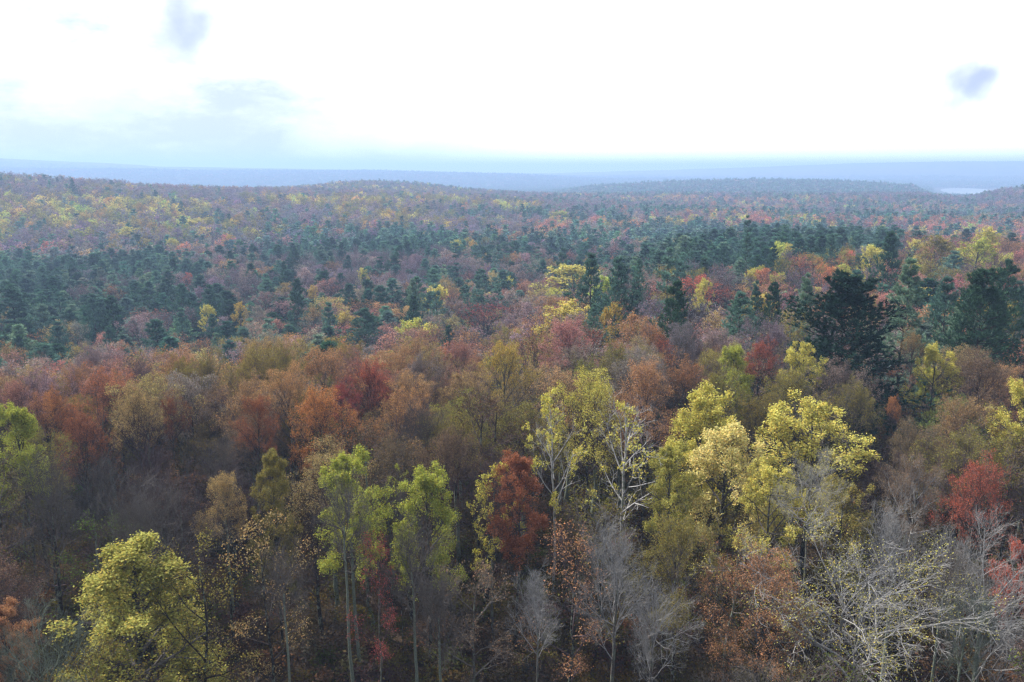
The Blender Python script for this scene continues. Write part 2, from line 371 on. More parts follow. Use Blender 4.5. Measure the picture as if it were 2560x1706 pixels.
def blades(rng, C, D, m, ln, wd, spread):
    n = len(C); C = np.repeat(C, m, 0); D = np.repeat(D, m, 0)
    d = unit(D + rng.normal(0, spread, D.shape)); A, B = frames(d); th = rng.random((n * m, 1)) * 6.28
    s = np.cos(th) * A + np.sin(th) * B
    L = ln * (0.7 + 0.6 * rng.random((n * m, 1)))
    v = np.stack([C - s * wd, C + s * wd, C + d * L], 1).reshape(-1, 3)
    return v, np.arange(3 * n * m).reshape(-1, 3)
def conifer(seed, H0=24, R=4.5, cb=0.2, nb=90, ns=9, m=7, prof=0.75, rnd=0.0, bl=0.30, bw=0.022, droop=0.1, trunk_r=0.28, gap=0.0, tufts=3, jag=0.25, plume=0.35, tiers=0):
    rng = np.random.default_rng(seed)
    K = 10; tr = np.zeros((1, K + 1, 3)); tr[0, :, 2] = np.linspace(-0.6, H0 * 0.985, K + 1); tr[0, 1:, :2] = np.cumsum(rng.normal(0, 0.05, (K, 2)), 0)
    trad = (trunk_r * np.linspace(1, 0.08, K + 1))[None, :]
    G1, G2, G3 = Geo(), Geo(), Geo(); G1.add(*tubes(tr, trad, 8))
    whorl = rng.normal(0, jag, 400)
    def Lf(P, D, t, pi):
        s = np.clip((P[:, 2] / H0 - cb) / (1 - cb), 0, 1)
        base = (1 - s) ** prof * (0.35 + 0.65 * S(s, -0.15, 0.25)) if not rnd else (rnd * np.sqrt(np.clip(1 - s ** 2.6, 0, 1)) + (1 - rnd) * (1 - s) ** prof) * (0.55 + 0.45 * S(s, -0.05, 0.3))
        ph = np.arctan2(D[:, 1], D[:, 0]); lob = 1 + jag * np.sin(ph * 2 + s * 9 + seed) * 0.6
        return np.maximum(0.35, R * base * lob * (1 + whorl[(s * 23).astype(int)] * 0.8) * (0.75 + 0.4 * rng.random(len(P))))
    af = lambda t: 1.62 - 0.75 * S(t, cb, 1.0)
    l1, r1 = grow(rng, tr, trad, nb, cb, 1.0, af, Lf, 4, 0.25, 0.06, 0.5, 0.07, 0.25, 0.0, tiers)
    l1[:, 1:, 2] -= droop * np.linspace(0, 1, 4)[None, :] * np.linalg.norm(l1[:, 1:, :2] - l1[:, :1, :2], axis=-1) * 0.6
    l1[:, -1, 2] += 0.12 * np.linalg.norm(l1[:, -1, :2] - l1[:, 0, :2], axis=-1)
    G2.add(*tubes(l1, r1, 3)); ls = plen(l1)
    l2, r2 = grow(rng, l1, r1, ns, 0.25, 1.0, 0.85, lambda P, D, t, pi: np.maximum(0.2, ls[pi] * (0.48 - 0.32 * t)), 2, 0.25, 0.12, 0.5, 0.02, 0.5, 0.75)
    if gap < 1: G2.add(*tubes(l2, np.maximum(r2, .006), 3))
    C = []; D = []
    for j in range(tufts):
        f = 0.25 + 0.75 * (j + rng.random((len(l2), 1))) / tufts
        p, T = along(l2, f); C.append(p[:, 0]); D.append(T[:, 0])
    C.append(l1[:, -1]); D.append(unit(l1[:, -1] - l1[:, -2]))
    C = np.concatenate(C); D = unit(np.concatenate(D) + np.array([0, 0, plume]))
    v, t = blades(rng, C, D, m, bl, bw, 0.42); G3.add(v, None, t)
    return dict(g=[G1.arr(), G2.arr(), G3.arr()], H=H0, R=R, kind='c', fork=0.985)

def fit(P):
    """normalise a prototype to height 1 and crown radius 1"""
    allv = np.concatenate([g[0] for g in P['g'] if len(g[0])])
    hz = np.percentile(allv[:, 2], 99.9) if len(allv) > 500 else allv[:, 2].max()
    rr = np.percentile(np.hypot(allv[:, 0], allv[:, 1]), 91)
    P['hz'], P['rr'] = float(hz), float(rr); return P

FULL = {}
def near_kinds():
    for i in range(3):   # vase: upright fine twigs with tiny reddish buds and young leaves
        FULL['vase%d' % i] = broadleaf(10 + i, R=4.2, cb=0.46, topk=0.55, fork=0.74, n=(13, 8, 8, 5), ang=(0.75, 0.3), up=0.55, leaf=0.095, lpt=4.2, lsp=0.10, tw=0.010)
    for i in range(3):   # round: fuller dome
        FULL['round%d' % i] = broadleaf(20 + i, R=4.8, cb=0.44, topk=0.45, fork=0.8, n=(16, 8, 7, 5), ang=(1.2, 0.4), up=0.35, leaf=0.10, lpt=5.0, lsp=0.15, tw=0.010)
    for i in range(2):   # leafy: dense clumps
        FULL['leafy%d' % i] = broadleaf(30 + i, R=4.6, cb=0.34, topk=0.35, cone=0.4, fork=0.88, n=(20, 7, 6, 4), ang=(1.35, 0.6), up=0.25, leaf=0.155, lpt=13, lsp=0.20, keep=0.8, tw=0.011, lflat=0.6)
    FULL['leafy2'] = broadleaf(35, R=4.6, cb=0.15, topk=0.3, cone=0.6, fork=0.93, n=(26, 7, 6, 4), ang=(1.4, 0.7), up=0.2, leaf=0.12, lpt=17, lsp=0.20, keep=0.8, tw=0.011, lflat=0.6)
    for i in range(2):   # layered boughs of lit leaves
        FULL['layer%d' % i] = broadleaf(40 + i, R=5.2, cb=0.38, topk=0.4, cone=0.2, fork=0.85, n=(15, 8, 6, 4), ang=(1.4, 0.6), up=0.12, leaf=0.155, lpt=12, lsp=0.16, keep=0.62, flat=0.7, tw=0.011, lflat=1.0)
    for i in range(2):   # aspen-like: pale limbs with separate tufts
        FULL['aspen%d' % i] = broadleaf(50 + i, R=3.8, cb=0.38, topk=0.5, fork=0.92, n=(13, 6, 4, 3), ang=(0.95, 0.4), up=0.3, leaf=0.17, lpt=(10, 5)[i], lsp=0.13, keep=(0.5, 0.3)[i], tw=0.012, trunk_r=0.2, wob=0.09, limb=0.085)
    for i in range(3):   # bare
        FULL['bare%d' % i] = broadleaf(60 + i, R=4.4, cb=0.35, topk=0.55, fork=0.7, n=(14, 9, 8, 5), ang=(0.85, 0.3), up=0.42, lpt=0, tw=0.009, trunk_r=0.36, limb=0.075, wob=0.13)
    for i in range(2):   # spreading oak, crooked bright limbs, sparse tiny leaves
        FULL['oak%d' % i] = broadleaf(70 + i, R=6.0, cb=0.42, topk=0.4, fork=0.66, n=(13, 9, 8, 5), ang=(1.25, 0.55), up=0.28, leaf=0.060, lpt=3.5, lsp=0.16, keep=0.7, tw=0.010, trunk_r=0.24, wob=0.24, limb=0.10)
    for i in range(3):   # sparse understorey
        FULL['thin%d' % i] = broadleaf(80 + i, H0=16, R=3.2, cb=0.22, topk=0.5, fork=0.88, n=(12, 6, 6, 3), ang=(1.2, 0.6), up=0.2, leaf=0.10, lpt=2.2, lsp=0.15, tw=0.009, trunk_r=0.13, flat=0.3)
    FULL['pine0'] = conifer(100, H0=26, R=6.5, cb=0.26, nb=130, ns=12, m=12, rnd=0.6, jag=0.36, bl=0.45, bw=0.05, plume=0.2, tiers=17)
    FULL['pine1'] = conifer(101, H0=24, R=5.0, cb=0.12, nb=110, ns=9, m=9, prof=0.7, tiers=16, plume=0.2, jag=0.24, bl=0.48, bw=0.045)
    FULL['pine2'] = conifer(102, H0=22, R=4.5, cb=0.1, nb=105, ns=9, m=9, rnd=0.5, tiers=13, jag=0.34, bl=0.48, bw=0.045)
MID = {}
def mid_kinds():
    for i in range(4):
        MID['mb%d' % i] = broadleaf(200 + i, R=5.0, cb=0.42, topk=0.5 if i % 2 else 0.4, fork=0.78, n=(11, 6, 5, 0), ang=(1.1, 0.4), up=0.4, leaf=0.25, lpt=9, lsp=0.28, tw=0.02, lflat=0.3)
    for i in range(2):
        MID['mt%d' % i] = broadleaf(210 + i, R=5.0, cb=0.45, topk=0.5, fork=0.74, n=(12, 7, 7, 0), ang=(0.8, 0.3), up=0.5, leaf=0.20, lpt=2.2, lsp=0.22, tw=0.022)
    for i in range(2):
        MID['my%d' % i] = broadleaf(220 + i, R=5.0, cb=0.4, topk=0.4, fork=0.82, n=(16, 6, 4, 0), ang=(1.3, 0.4), up=0.25, leaf=0.30, lpt=18, lsp=0.26, keep=0.9, tw=0.02, lflat=0.7)
    MID['mc0'] = conifer(300, H0=19, R=5, cb=0.12, nb=70, ns=7, m=6, tiers=11, rnd=0.15, bl=0.8, bw=0.10, jag=0.35, tufts=2, gap=1)
    MID['mc1'] = conifer(301, H0=19, R=4.8, cb=0.12, nb=72, ns=7, m=6, tiers=12, prof=0.65, bl=0.8, bw=0.10, jag=0.25, tufts=2, gap=1)
    MID['mc2'] = conifer(302, H0=22, R=4.4, cb=0.15, nb=50, ns=6, m=6, tiers=8, rnd=0.3, bl=0.8, bw=0.08, jag=0.5, tufts=2, gap=1, plume=0.15)
    MID['mc3'] = conifer(303, H0=22, R=3.6, cb=0.1, nb=72, ns=6, m=6, rnd=0.2, bl=0.7, bw=0.09, jag=0.2, tufts=2, gap=1)
FAR = {}
def far_kinds():
    for i in range(3):
        FAR['fb%d' % i] = broadleaf(400 + i, R=5.0, cb=0.42, topk=0.45, fork=0.75, n=(8, 5, 2, 0), ang=(1.1, 0.4), up=0.35, leaf=0.68, lpt=6, lsp=0.45, tw=0.03, lflat=0.8)
    for i in range(3):
        FAR['fc%d' % i] = conifer(410 + i, H0=20, R=3.6, cb=0.1, nb=30, ns=3, m=3, prof=0.85, rnd=(0, .15, .1)[i], bl=1.5, bw=0.32, jag=0.3, tufts=1, gap=1)
    for i in range(2):
        P = broadleaf(420 + i, R=5.5, cb=0.35, topk=0.45, fork=0.7, n=(6, 3, 1, 0), ang=(1.1, 0.3), up=0.3, leaf=1.5, lpt=6, lsp=0.8, tw=0.05, lflat=1.0, H0=16)
        P['g'][1] = Geo().arr(); FAR['vb%d' % i] = P
    P = conifer(430, H0=18, R=3.6, cb=0.1, nb=14, ns=2, m=2, prof=0.85, bl=2.2, bw=0.7, tufts=1, gap=1); P['g'][1] = Geo().arr(); FAR['vc0'] = P
SHRUB = {}
def shrubs():
    for i in range(2):
        SHRUB['sh%d' % i] = broadleaf(500 + i, H0=3.5, R=1.7, cb=0.1, topk=0.5, fork=0.8, n=(9, 5, 4, 0), ang=(1.0, 0.5), up=0.3, leaf=0.15, lpt=3, lsp=0.15, tw=0.008, trunk_r=0.04)
near_kinds(); mid_kinds(); far_kinds(); shrubs()
for D_ in (FULL, MID, FAR, SHRUB):
    for k in D_: fit(D_[k])
ALL = {**FULL, **MID, **FAR, **SHRUB}

def split_meshes(key):
    """trunk / branches / foliage meshes of one prototype for the trees that are objects of their own"""
    P = ALL[key]; con = P['kind'] == 'c'
    out = []
    for part, g, mt in zip(('trunk', 'branches', 'foliage'), P['g'], (M_BARK, M_PALE, M_NEED if con else M_LEAF)):
        out.append(mesh_from(key + '_' + part, g[0], g[1], g[2], (mt,), smooth=(part == 'trunk')) if len(g[0]) else None)
    return out
def joined_mesh(key):
    P = ALL[key]; con = P['kind'] == 'c'; G_ = Geo(); qm, tm = [], []
    for i, g in enumerate(P['g']):
        if len(g[0]): G_.add(g[0], g[1] if len(g[1]) else None, g[2] if len(g[2]) else None); qm.append(np.full(len(g[1]), i)); tm.append(np.full(len(g[2]), i))
    v, q, t = G_.arr()
    return mesh_from(key + '_joined', v, q, t, (M_BARK_I, M_TWIG_I, M_NEED_I if con else M_LEAF_I), np.concatenate(qm), np.concatenate(tm))

# ------------------------------------------------------------------ planting
TINT = dict(red=(.36, .115, .085), crimson=(.33, .09, .095), brick=(.27, .115, .07), rust=(.35, .20, .12), mauve=(.25, .20, .22), orange=(.42, .20, .09), pink=(.34, .18, .17), tan=(.35, .265, .14),
            olive=(.22, .20, .065), yellow=(.47, .45, .12), lime=(.31, .35, .075), green=(.17, .22, .065), gold=(.40, .31, .08), cream=(.58, .53, .23), purple=(.185, .160, .225),
            brown=(.17, .125, .095), grey=(.17, .14, .125), pine=(.056, .108, .068), teal=(.135, .225, .175), spruce=(.090, .160, .125), pale=(.19, .27, .19), dark=(.028, .056, .043), wood=(.075, .085, .075), moss=(.33, .33, .09))
WORD = dict(red='red', crimson='crimson', brick='brick-red', rust='rust', mauve='mauve', orange='orange', pink='pinkish', tan='tan', olive='olive', yellow='yellow', lime='yellow-green', green='green', gold='golden',
            cream='creamy yellow', purple='purple-grey', brown='brown', grey='grey', pine='dark green', teal='bluish green', spruce='deep green', pale='pale green', dark='almost black', wood='dull green', moss='yellow-green')
DK, GY, PL, WH, LI, PU = (.045, .036, .033), (.11, .10, .095), (.23, .23, .235), (.36, .36, .37), (.17, .20, .165), (.080, .060, .064)
# px, top y, crown width px, height m, prototype, tint, trunk colour, twig colour, label, reference phrase for the trees round it
LM = [
 (2128, 682, 290, 27, 'pine0', 'dark', DK, DK, "huge almost black pine with a double rounded top, tallest tree on the right", "the huge dark pine"),
 (2229, 574, 84, 27, 'mc0', 'pine', DK, DK, "dark lone pine standing above the red and yellow band of trees", "the lone dark pine"),
 (2278, 643, 150, 27, 'pine1', 'pale', DK, DK, "pale bluish pyramid pine behind the huge dark pine", "the bluish pyramid pine"),
 (2468, 668, 170, 27, 'pine0', 'pine', DK, DK, "broad dark pine at the back of the right-hand pine clump", None),
 (2375, 690, 110, 23, 'pine2', 'spruce', DK, DK, "rounded green pine between the bluish pyramid pine and the right-hand pine clump", None),
 (2500, 725, 120, 22, 'pine1', 'pine', DK, DK, "full green pine right of the bushy bluish pine, front of the right-hand clump", None),
 (2528, 646, 110, 26, 'pine2', 'pine', DK, DK, "spiky dark pine rising over the right-hand pine clump", None),
 (2424, 735, 125, 22, 'pine2', 'pale', DK, DK, "bushy bluish pine in front of the right-hand pine clump", "the bushy bluish pine"),
 (2552, 700, 120, 22, 'pine1', 'spruce', DK, DK, "deep green pine cut off by the right edge of the picture", None),
 (2020, 680, 80, 24, 'pine1', 'pale', DK, DK, "narrow layered conifer close behind the huge dark pine", None),
 (1857, 727, 125, 21, 'pine2', 'teal', DK, DK, "soft bushy bluish pine in front of a twin-topped pine pair", "the soft bushy pine"),
 (1934, 702, 80, 21, 'pine2', 'pine', DK, DK, "dark right-hand pine of the twin pair", None),
 (1893, 700, 62, 21, 'pine1', 'spruce', DK, DK, "slimmer left-hand pine of the twin pair", None),
 (1690, 698, 115, 24, 'pine2', 'pine', DK, DK, "ragged dark pine right of the golden-tipped maples, mid-slope", "the ragged dark pine"),
 (1672, 614, 90, 25, 'mc2', 'teal', DK, DK, "tall feathery pine behind the ragged dark pine", None),
 (1588, 694, 58, 20, 'mc0', 'spruce', DK, DK, "compact dark pine two crowns left of the ragged dark pine", None),
 (1541, 694, 34, 20, 'mc1', 'teal', DK, DK, "slim bluish conifer beside the bright yellow maple", None),
 (1599, 643, 40, 24, 'mc1', 'teal', DK, DK, "pointed conifer over the compact dark pine", None),
 (1405, 618, 60, 25, 'mc2', 'pine', DK, DK, "tall layered pine rising behind the bright yellow maple", None),
 (1480, 628, 90, 24, 'mc0', 'spruce', DK, DK, "broad dark pine behind the bright yellow maple, leftmost of its cluster", None),
 (1545, 640, 80, 24, 'mc0', 'spruce', DK, DK, "second broad dark pine of the cluster behind the bright yellow maple", None),
 (1431, 657, 190, 20.5, 'my1', 'yellow', DK, GY, "big bright yellow maple crown above the red trees mid-slope", "the bright yellow maple"),
 (906, 769, 120, 20, 'pine2', 'spruce', DK, DK, "broad green pine with open limbs left of the purple thicket", "the broad open pine"),
 (1033, 735, 66, 20, 'mc0', 'pine', DK, DK, "dark bushy left pine of a close pair, mid-slope", "the mid-slope pine pair"),
 (1091, 709, 68, 22, 'mc2', 'teal', DK, DK, "taller layered right pine of a close pair, mid-slope", None),
 (1168, 697, 50, 20, 'mc2', 'teal', DK, DK, "layered bluish pine with flat boughs behind the purple-red thicket", None),
 (1193, 683, 42, 21, 'mc1', 'teal', DK, DK, "pointed bluish conifer just behind the layered flat-boughed pine", None),
 (1033, 695, 48, 20, 'mc1', 'pale', DK, DK, "pale sunlit conifer behind the mid-slope pine pair", None),
 (1486, 756, 50, 18, 'mc0', 'teal', DK, DK, "small bluish pine below the bright yellow maple", None),
 (1120, 811, 52, 15, 'mc0', 'pine', DK, DK, "small dark pine poking out of the purple thicket", None),
 (26, 709, 130, 23, 'pine1', 'spruce', DK, DK, "big deep green pine at the left edge of the picture", "the big left-edge pine"),
 (230, 731, 62, 21, 'mc0', 'spruce', DK, DK, "dark pyramid pine among the shaded left conifers", None),
 (276, 738, 80, 20, 'mc1', 'pine', DK, DK, "sloping dark conifer right of a dark pyramid pine", None),
 (738, 694, 52, 21, 'mc3', 'pine', DK, DK, "dark oval conifer standing apart, left of centre", "the dark oval conifer"),
 (822, 753, 62, 19, 'mc0', 'teal', DK, DK, "pale bluish bushy conifer left of the broad open pine", None),
 (453, 767, 62, 18, 'mc0', 'teal', DK, DK, "rounded bluish green conifer on the left slope", None),
 (530, 782, 52, 17, 'mc0', 'spruce', DK, DK, "dark conifer in front of a pale yellow tree", None),
 (143, 800, 84, 18, 'mc0', 'spruce', DK, DK, "wide dark conifer low on the left slope", "the wide dark conifer"),
 (267, 812, 54, 17, 'mc1', 'spruce', DK, DK, "dark conical conifer right of the wide dark conifer", None),
 (44, 836, 50, 16, 'mc1', 'pine', DK, DK, "small pointed conifer low at the left edge", None),
 (541, 830, 52, 14, 'mc0', 'pale', DK, DK, "low pale conifer above the near tree line", None),
 (453, 706, 66, 21, 'mc0', 'spruce', DK, DK, "large dark round-topped conifer on the left slope", None),
 (523, 709, 66, 21, 'mc0', 'spruce', DK, DK, "large dark conifer beside the round-topped one on the left slope", None),
 (724, 775, 30, 14, 'mc1', 'teal', DK, DK, "little bluish conifer under the dark oval conifer", None),
 (709, 652, 24, 21, 'mc1', 'pine', DK, DK, "thin dark pine sticking up left of centre", None),
 (1937, 610, 46, 20, 'mc0', 'pine', DK, DK, "low wide dark pine in the orange band on the right", None),
 (1872, 583, 34, 25, 'mc2', 'pine', DK, DK, "tall ragged flat-topped pine above the orange band", "the flat-topped pine"),
 (1808, 612, 36, 20, 'mc0', 'spruce', DK, DK, "dark round pine left of the flat-topped pine", None),
 (2082, 583, 44, 22, 'mc0', 'spruce', DK, DK, "dark bushy pine midway along the orange band", None),
 (1872, 536, 46, 26, 'mc2', 'spruce', DK, DK, "spreading pine breaking the skyline of the far conifer wood", None),
 (1724, 594, 44, 25, 'mc2', 'spruce', DK, DK, "tall ragged pine left of the dark round pine", None),
 (179, 445, 22, 24, 'mc0', 'pine', DK, DK, "single dark pine on the crest of the left hill", "the hilltop pine"),
 (387, 474, 22, 20, 'mc0', 'pine', DK, DK, "dark pine on the hill crest right of the hilltop pine", None),
 (453, 502, 20, 20, 'mc1', 'spruce', DK, DK, "dark conifer on the hill face below the crest", None),
 # yellow and red crowns on the slopes
 (2467, 563, 84, 22, 'my1', 'yellow', DK, GY, "tall yellow tree at the top of the right-hand slope", "the tall yellow slope tree"),
 (2449, 592, 112, 20, 'my0', 'lime', DK, GY, "wide bright yellow-green crown on the right-hand slope", None),
 (2340, 584, 100, 20.5, 'my1', 'olive', DK, GY, "broad olive-yellow crown left of the wide yellow-green one", None),
 (2237, 650, 76, 17, 'mt0', 'red', DK, PU, "red tree under the lone dark pine", None),
 (2482, 661, 50, 16.5, 'mt1', 'red', DK, PU, "bright red tree behind the right-hand pine clump", None),
 (1758, 694, 54, 17, 'my0', 'yellow', DK, GY, "small round pale yellow tree right of the ragged dark pine", None),
 (1879, 668, 38, 17, 'my1', 'yellow', DK, GY, "small pale yellow tree behind the twin pines", None),
 (2180, 612, 70, 19, 'my1', 'yellow', DK, GY, "low yellow crown left of the lone dark pine", None),
 (2080, 613, 34, 16, 'my0', 'lime', DK, GY, "little yellow-green tree below the dark bushy pine", None),
 (1820, 711, 46, 15, 'mt0', 'red', DK, PU, "small red tree left of the soft bushy pine", None),
 (1212, 752, 118, 17, 'mt0', 'crimson', DK, PU, "wide crimson-topped tree over the purple thicket", "the crimson-topped tree"),
 (1533, 755, 70, 16, 'my1', 'gold', DK, GY, "golden tree beside the small bluish pine", None),
 (1259, 808, 62, 17, 'mb0', 'olive', DK, GY, "small olive tree above the tan and yellow crown", None),
 (468, 680, 36, 14, 'my0', 'red', DK, PU, "bright red tree glowing among the dark left conifers", "the glowing red tree"),
 (278, 705, 56, 15, 'mt1', 'rust', DK, PU, "rounded rust-coloured tree among the dark left conifers", None),
 (515, 758, 48, 17, 'my1', 'yellow', DK, GY, "pale yellow tree on the left slope", "the pale yellow tree"),
 (599, 752, 44, 16, 'my0', 'gold', DK, GY, "golden tree right of the pale yellow tree", None),
 (782, 712, 40, 15, 'my1', 'gold', DK, GY, "golden tree right of the dark oval conifer", None),
 (905, 668, 30, 17, 'my0', 'yellow', DK, GY, "small yellow tree among conifers left of centre", None),
 (322, 566, 66, 17, 'my0', 'yellow', DK, GY, "wide pale yellow crown on the left hillside", "the wide yellow hillside crown"),
 (490, 546, 62, 16, 'my1', 'yellow', DK, GY, "yellow crown high on the hillside, right of the wide one", None),
 (570, 585, 40, 16, 'my0', 'gold', DK, GY, "rounded golden crown on the hillside", None),
 (428, 594, 40, 16, 'my1', 'yellow', DK, GY, "yellow crown low on the hillside above the conifers", None),
 (139, 535, 44, 16, 'my1', 'yellow', DK, GY, "rounded yellow crown high on the left hillside", None),
 (205, 533, 46, 16, 'my0', 'gold', DK, GY, "rounded golden-yellow crown beside the high yellow one", None),
 (190, 571, 50, 16, 'my0', 'lime', DK, GY, "slanting yellow-green crown on the left hillside", None),
 (1400, 526, 60, 18, 'my0', 'lime', DK, GY, "hazy yellow-green crown on the shoulder of the middle hill", None),
 # the near tree line
 (1263, 852, 140, 19, 'round0', 'gold', DK, GY, "broad tan and golden budding tree at the front of the slope", "the broad golden budding tree"),
 (1471, 924, 185, 20, 'round1', 'yellow', DK, PU, "round dome-shaped golden yellow tree near the centre", "the golden dome tree"),
 (1482, 816, 60, 17, 'mt0', 'red', DK, PU, "red tree on the near slope below the small bluish pine", None),
 (1661, 830, 72, 18, 'mt1', 'red', DK, PU, "bright red tree in front of the ragged dark pine", None),
 (1336, 815, 90, 18, 'mt0', 'rust', DK, PU, "rust-coloured tree behind the broad golden budding tree", None),
 (923, 880, 140, 19, 'vase0', 'red', DK, PU, "wide pinkish red tree along the near tree line", "the wide red tree"),
 (852, 938, 80, 19, 'vase1', 'crimson', DK, PU, "crimson tree just behind the orange tree", None),
 (800, 958, 165, 20, 'round2', 'orange', DK, PU, "large rounded orange-red tree left of centre", "the large orange tree"),
 (636, 984, 108, 19, 'round0', 'brick', DK, PU, "brick-red cone-shaped tree left of the large orange tree", "the red cone tree"),
 (335, 956, 130, 20, 'vase0', 'tan', DK, PU, "tall tan vase-shaped tree with dark stems on the left", "the tall tan vase tree"),
 (420, 972, 84, 18, 'vase1', 'brick', DK, PU, "brick-red tree right of the tall tan vase tree", None),
 (36, 934, 110, 20, 'vase2', 'pink', DK, PU, "pinkish red tree at the left edge", None),
 (200, 1000, 150, 18, 'vase1', 'brick', DK, PU, "wide brick-red tree left of the tall tan vase tree", None),
 (121, 960, 100, 19, 'vase0', 'orange', DK, PU, "orange budding tree behind the left-edge maple", None),
 (1835, 858, 95, 19, 'leafy0', 'lime', DK, GY, "bright yellow-green leafy tree left of the huge dark pine", "the bright leafy tree"),
 (1908, 834, 86, 19, 'vase1', 'red', DK, PU, "red tree between the bright leafy tree and the dark pine", None),
 (1985, 766, 100, 20, 'mb0', 'olive', DK, GY, "olive budding tree touching the left side of the huge dark pine", None),
 (2010, 850, 110, 20, 'layer0', 'yellow', DK, GY, "yellow layered crown in front of the huge dark pine's left foot", None),
 (1990, 905, 190, 19, 'vase2', 'olive', DK, GY, "broad olive budding tree with upright twigs before the huge dark pine", "the broad olive tree"),
 (2140, 935, 130, 18, 'vase0', 'olive', DK, GY, "upright-twigged olive tree below the huge dark pine", None),
 (2340, 858, 130, 19, 'layer1', 'yellow', DK, GY, "yellow-olive tree right of the huge dark pine", "the yellow tree by the pine"),
 (2329, 915, 50, 15, 'leafy1', 'lime', DK, GY, "small bright green tree below the yellow tree by the pine", None),
 (2504, 749, 90, 20, 'mb2', 'olive', DK, GY, "olive budding tree among the right-hand pines", None),
 (2450, 868, 170, 20, 'round2', 'brown', DK, PU, "big brown budding tree on the right", "the big brown tree"),
 (2285, 815, 70, 18, 'vase1', 'tan', DK, PU, "tan budding tree below the bushy bluish pine", None),
 (1775, 962, 195, 20, 'leafy0', 'yellow', DK, GY, "dense pale yellow tree with lumpy crown right of the white-limbed aspen", "the dense yellow tree"),
 (2030, 985, 285, 20, 'layer0', 'yellow', DK, GY, "wide yellow tree with sunlit layered boughs below the dark pine", "the layered yellow tree"),
 (1822, 1056, 225, 19, 'leafy1', 'cream', DK, GY, "creamy yellow flowering tree in front of the dense yellow tree", "the creamy flowering tree"),
 (1925, 1150, 190, 18, 'layer1', 'yellow', DK, GY, "yellow-olive layered tree right of the creamy flowering tree", None),
 (1690, 1105, 130, 18, 'leafy0', 'moss', DK, GY, "yellow-green leafy tree left of the creamy flowering tree", None),
 (2110, 1190, 170, 17, 'layer0', 'olive', DK, GY, "olive layered tree above the right of the big pale oak", None),
 (1800, 900, 120, 19, 'vase1', 'olive', DK, GY, "olive upright-twigged tree behind the dense yellow tree", None),
 (1388, 974, 150, 21, 'aspen0', 'yellow', WH, WH, "white-stemmed aspen with bright yellow leaf tufts", "the yellow-tufted aspen"),
 (1570, 968, 215, 21, 'aspen1', 'yellow', WH, WH, "wide white-limbed tree with few yellow tufts right of the aspen", "the white-limbed tree"),
 (1235, 1150, 160, 17, 'aspen0', 'yellow', GY, GY, "yellow-tufted tree leaning out left below the aspen", None),
 (1290, 1128, 150, 18, 'leafy1', 'brick', DK, PU, "brick-red leafy tree in front of the aspen's foot", "the brick-red leafy tree"),
 (22, 1005, 130, 21, 'leafy0', 'lime', DK, DK, "yellow-green maple cut by the left edge", "the left-edge maple"),
 (676, 1124, 118, 18, 'leafy2', 'olive', DK, GY, "olive and yellow pointed tree below the red cone tree", "the pointed olive tree"),
 (548, 1180, 125, 17, 'round0', 'tan', DK, GY, "tan leafy tree left of the pointed olive tree", None),
 (880, 1122, 175, 20, 'leafy0', 'lime', LI, GY, "yellow-green tree with thin dark stems, left one of the lime pair", "the lime pair"),
 (992, 1139, 56, 18, 'aspen1', 'lime', DK, GY, "slim yellow-green sprig of a tree between the lime pair", None),
 (1066, 1161, 170, 18, 'leafy1', 'lime', DK, GY, "rounded yellow-green tree, right one of the lime pair", None),
 (2300, 1142, 150, 18, 'round1', 'brown', DK, PL, "brown-purple rounded tree left of the scarlet tree", None),
 (2467, 1120, 190, 18, 'vase1', 'red', GY, GY, "scarlet upright-twigged tree low on the right", "the scarlet tree"),
 (2237, 980, 40, 17, 'vase2', 'orange', DK, PU, "little orange spire of a tree below the dark pine", None),
 (2556, 945, 130, 21, 'leafy0', 'yellow', DK, GY, "full yellow tree cut by the right edge", "the right-edge yellow tree"),
 (312, 1352, 390, 17, 'leafy2', 'moss', DK, GY, "large yellow-green pyramid tree low on the left", "the yellow-green pyramid tree"),
 (2045, 1112, 190, 21, 'oak0', 'yellow', GY, PL, "pale bare-limbed tree with tiny yellow leaves above the big pale oak", "the upper pale tree"),
 (2170, 1290, 560, 20, 'oak1', 'yellow', GY, PL, "big spreading pale-limbed oak with tiny yellow leaves, lower right", "the big pale oak"),
 (1910, 1385, 260, 16, 'round1', 'rust', DK, GY, "rust-leaved tree tangled in the left side of the big pale oak", None),
 (1545, 1290, 190, 19, 'bare0', 'grey', GY, PL, "bare grey vase-shaped tree in the lower middle", "the bare vase tree"),
 (1700, 1290, 200, 17, 'round0', 'olive', DK, GY, "olive green leafy tree between the bare vase tree and the oak", None),
 (1420, 1310, 220, 16, 'thin1', 'rust', DK, PU, "rust-brown sparse tree left of the bare vase tree", None),
 (1180, 1400, 240, 15, 'thin0', 'brown', GY, GY, "brown sparse tree in the lower middle", None),
 (853, 1150, 150, 21, 'bare1', 'grey', LI, GY, "tall bare tree with a straight lichened trunk, lower left of centre", "the straight lichened trunk"),
 (1030, 1270, 160, 19, 'bare2', 'grey', LI, GY, "bare tree with a mottled lichened trunk below the lime pair", None),
 (930, 1330, 130, 16, 'thin1', 'crimson', GY, PU, "thin tree with scattered crimson buds, lower left of centre", None),
 (2500, 1270, 300, 20, 'bare1', 'grey', LI, PL, "forked bare tree with lichened grey-green limbs, lower right corner", "the forked lichened tree"),
 (2390, 1330, 160, 19, 'bare2', 'grey', LI, GY, "slender forked lichened tree right of the big pale oak", None),
 (2552, 1345, 110, 15, 'leafy0', 'red', DK, PU, "deep red tree at the right edge behind lichened limbs", None),
 (100, 1120, 170, 20, 'bare0', 'grey', DK, GY, "dark-trunked bare tree under the left-edge maple", None),
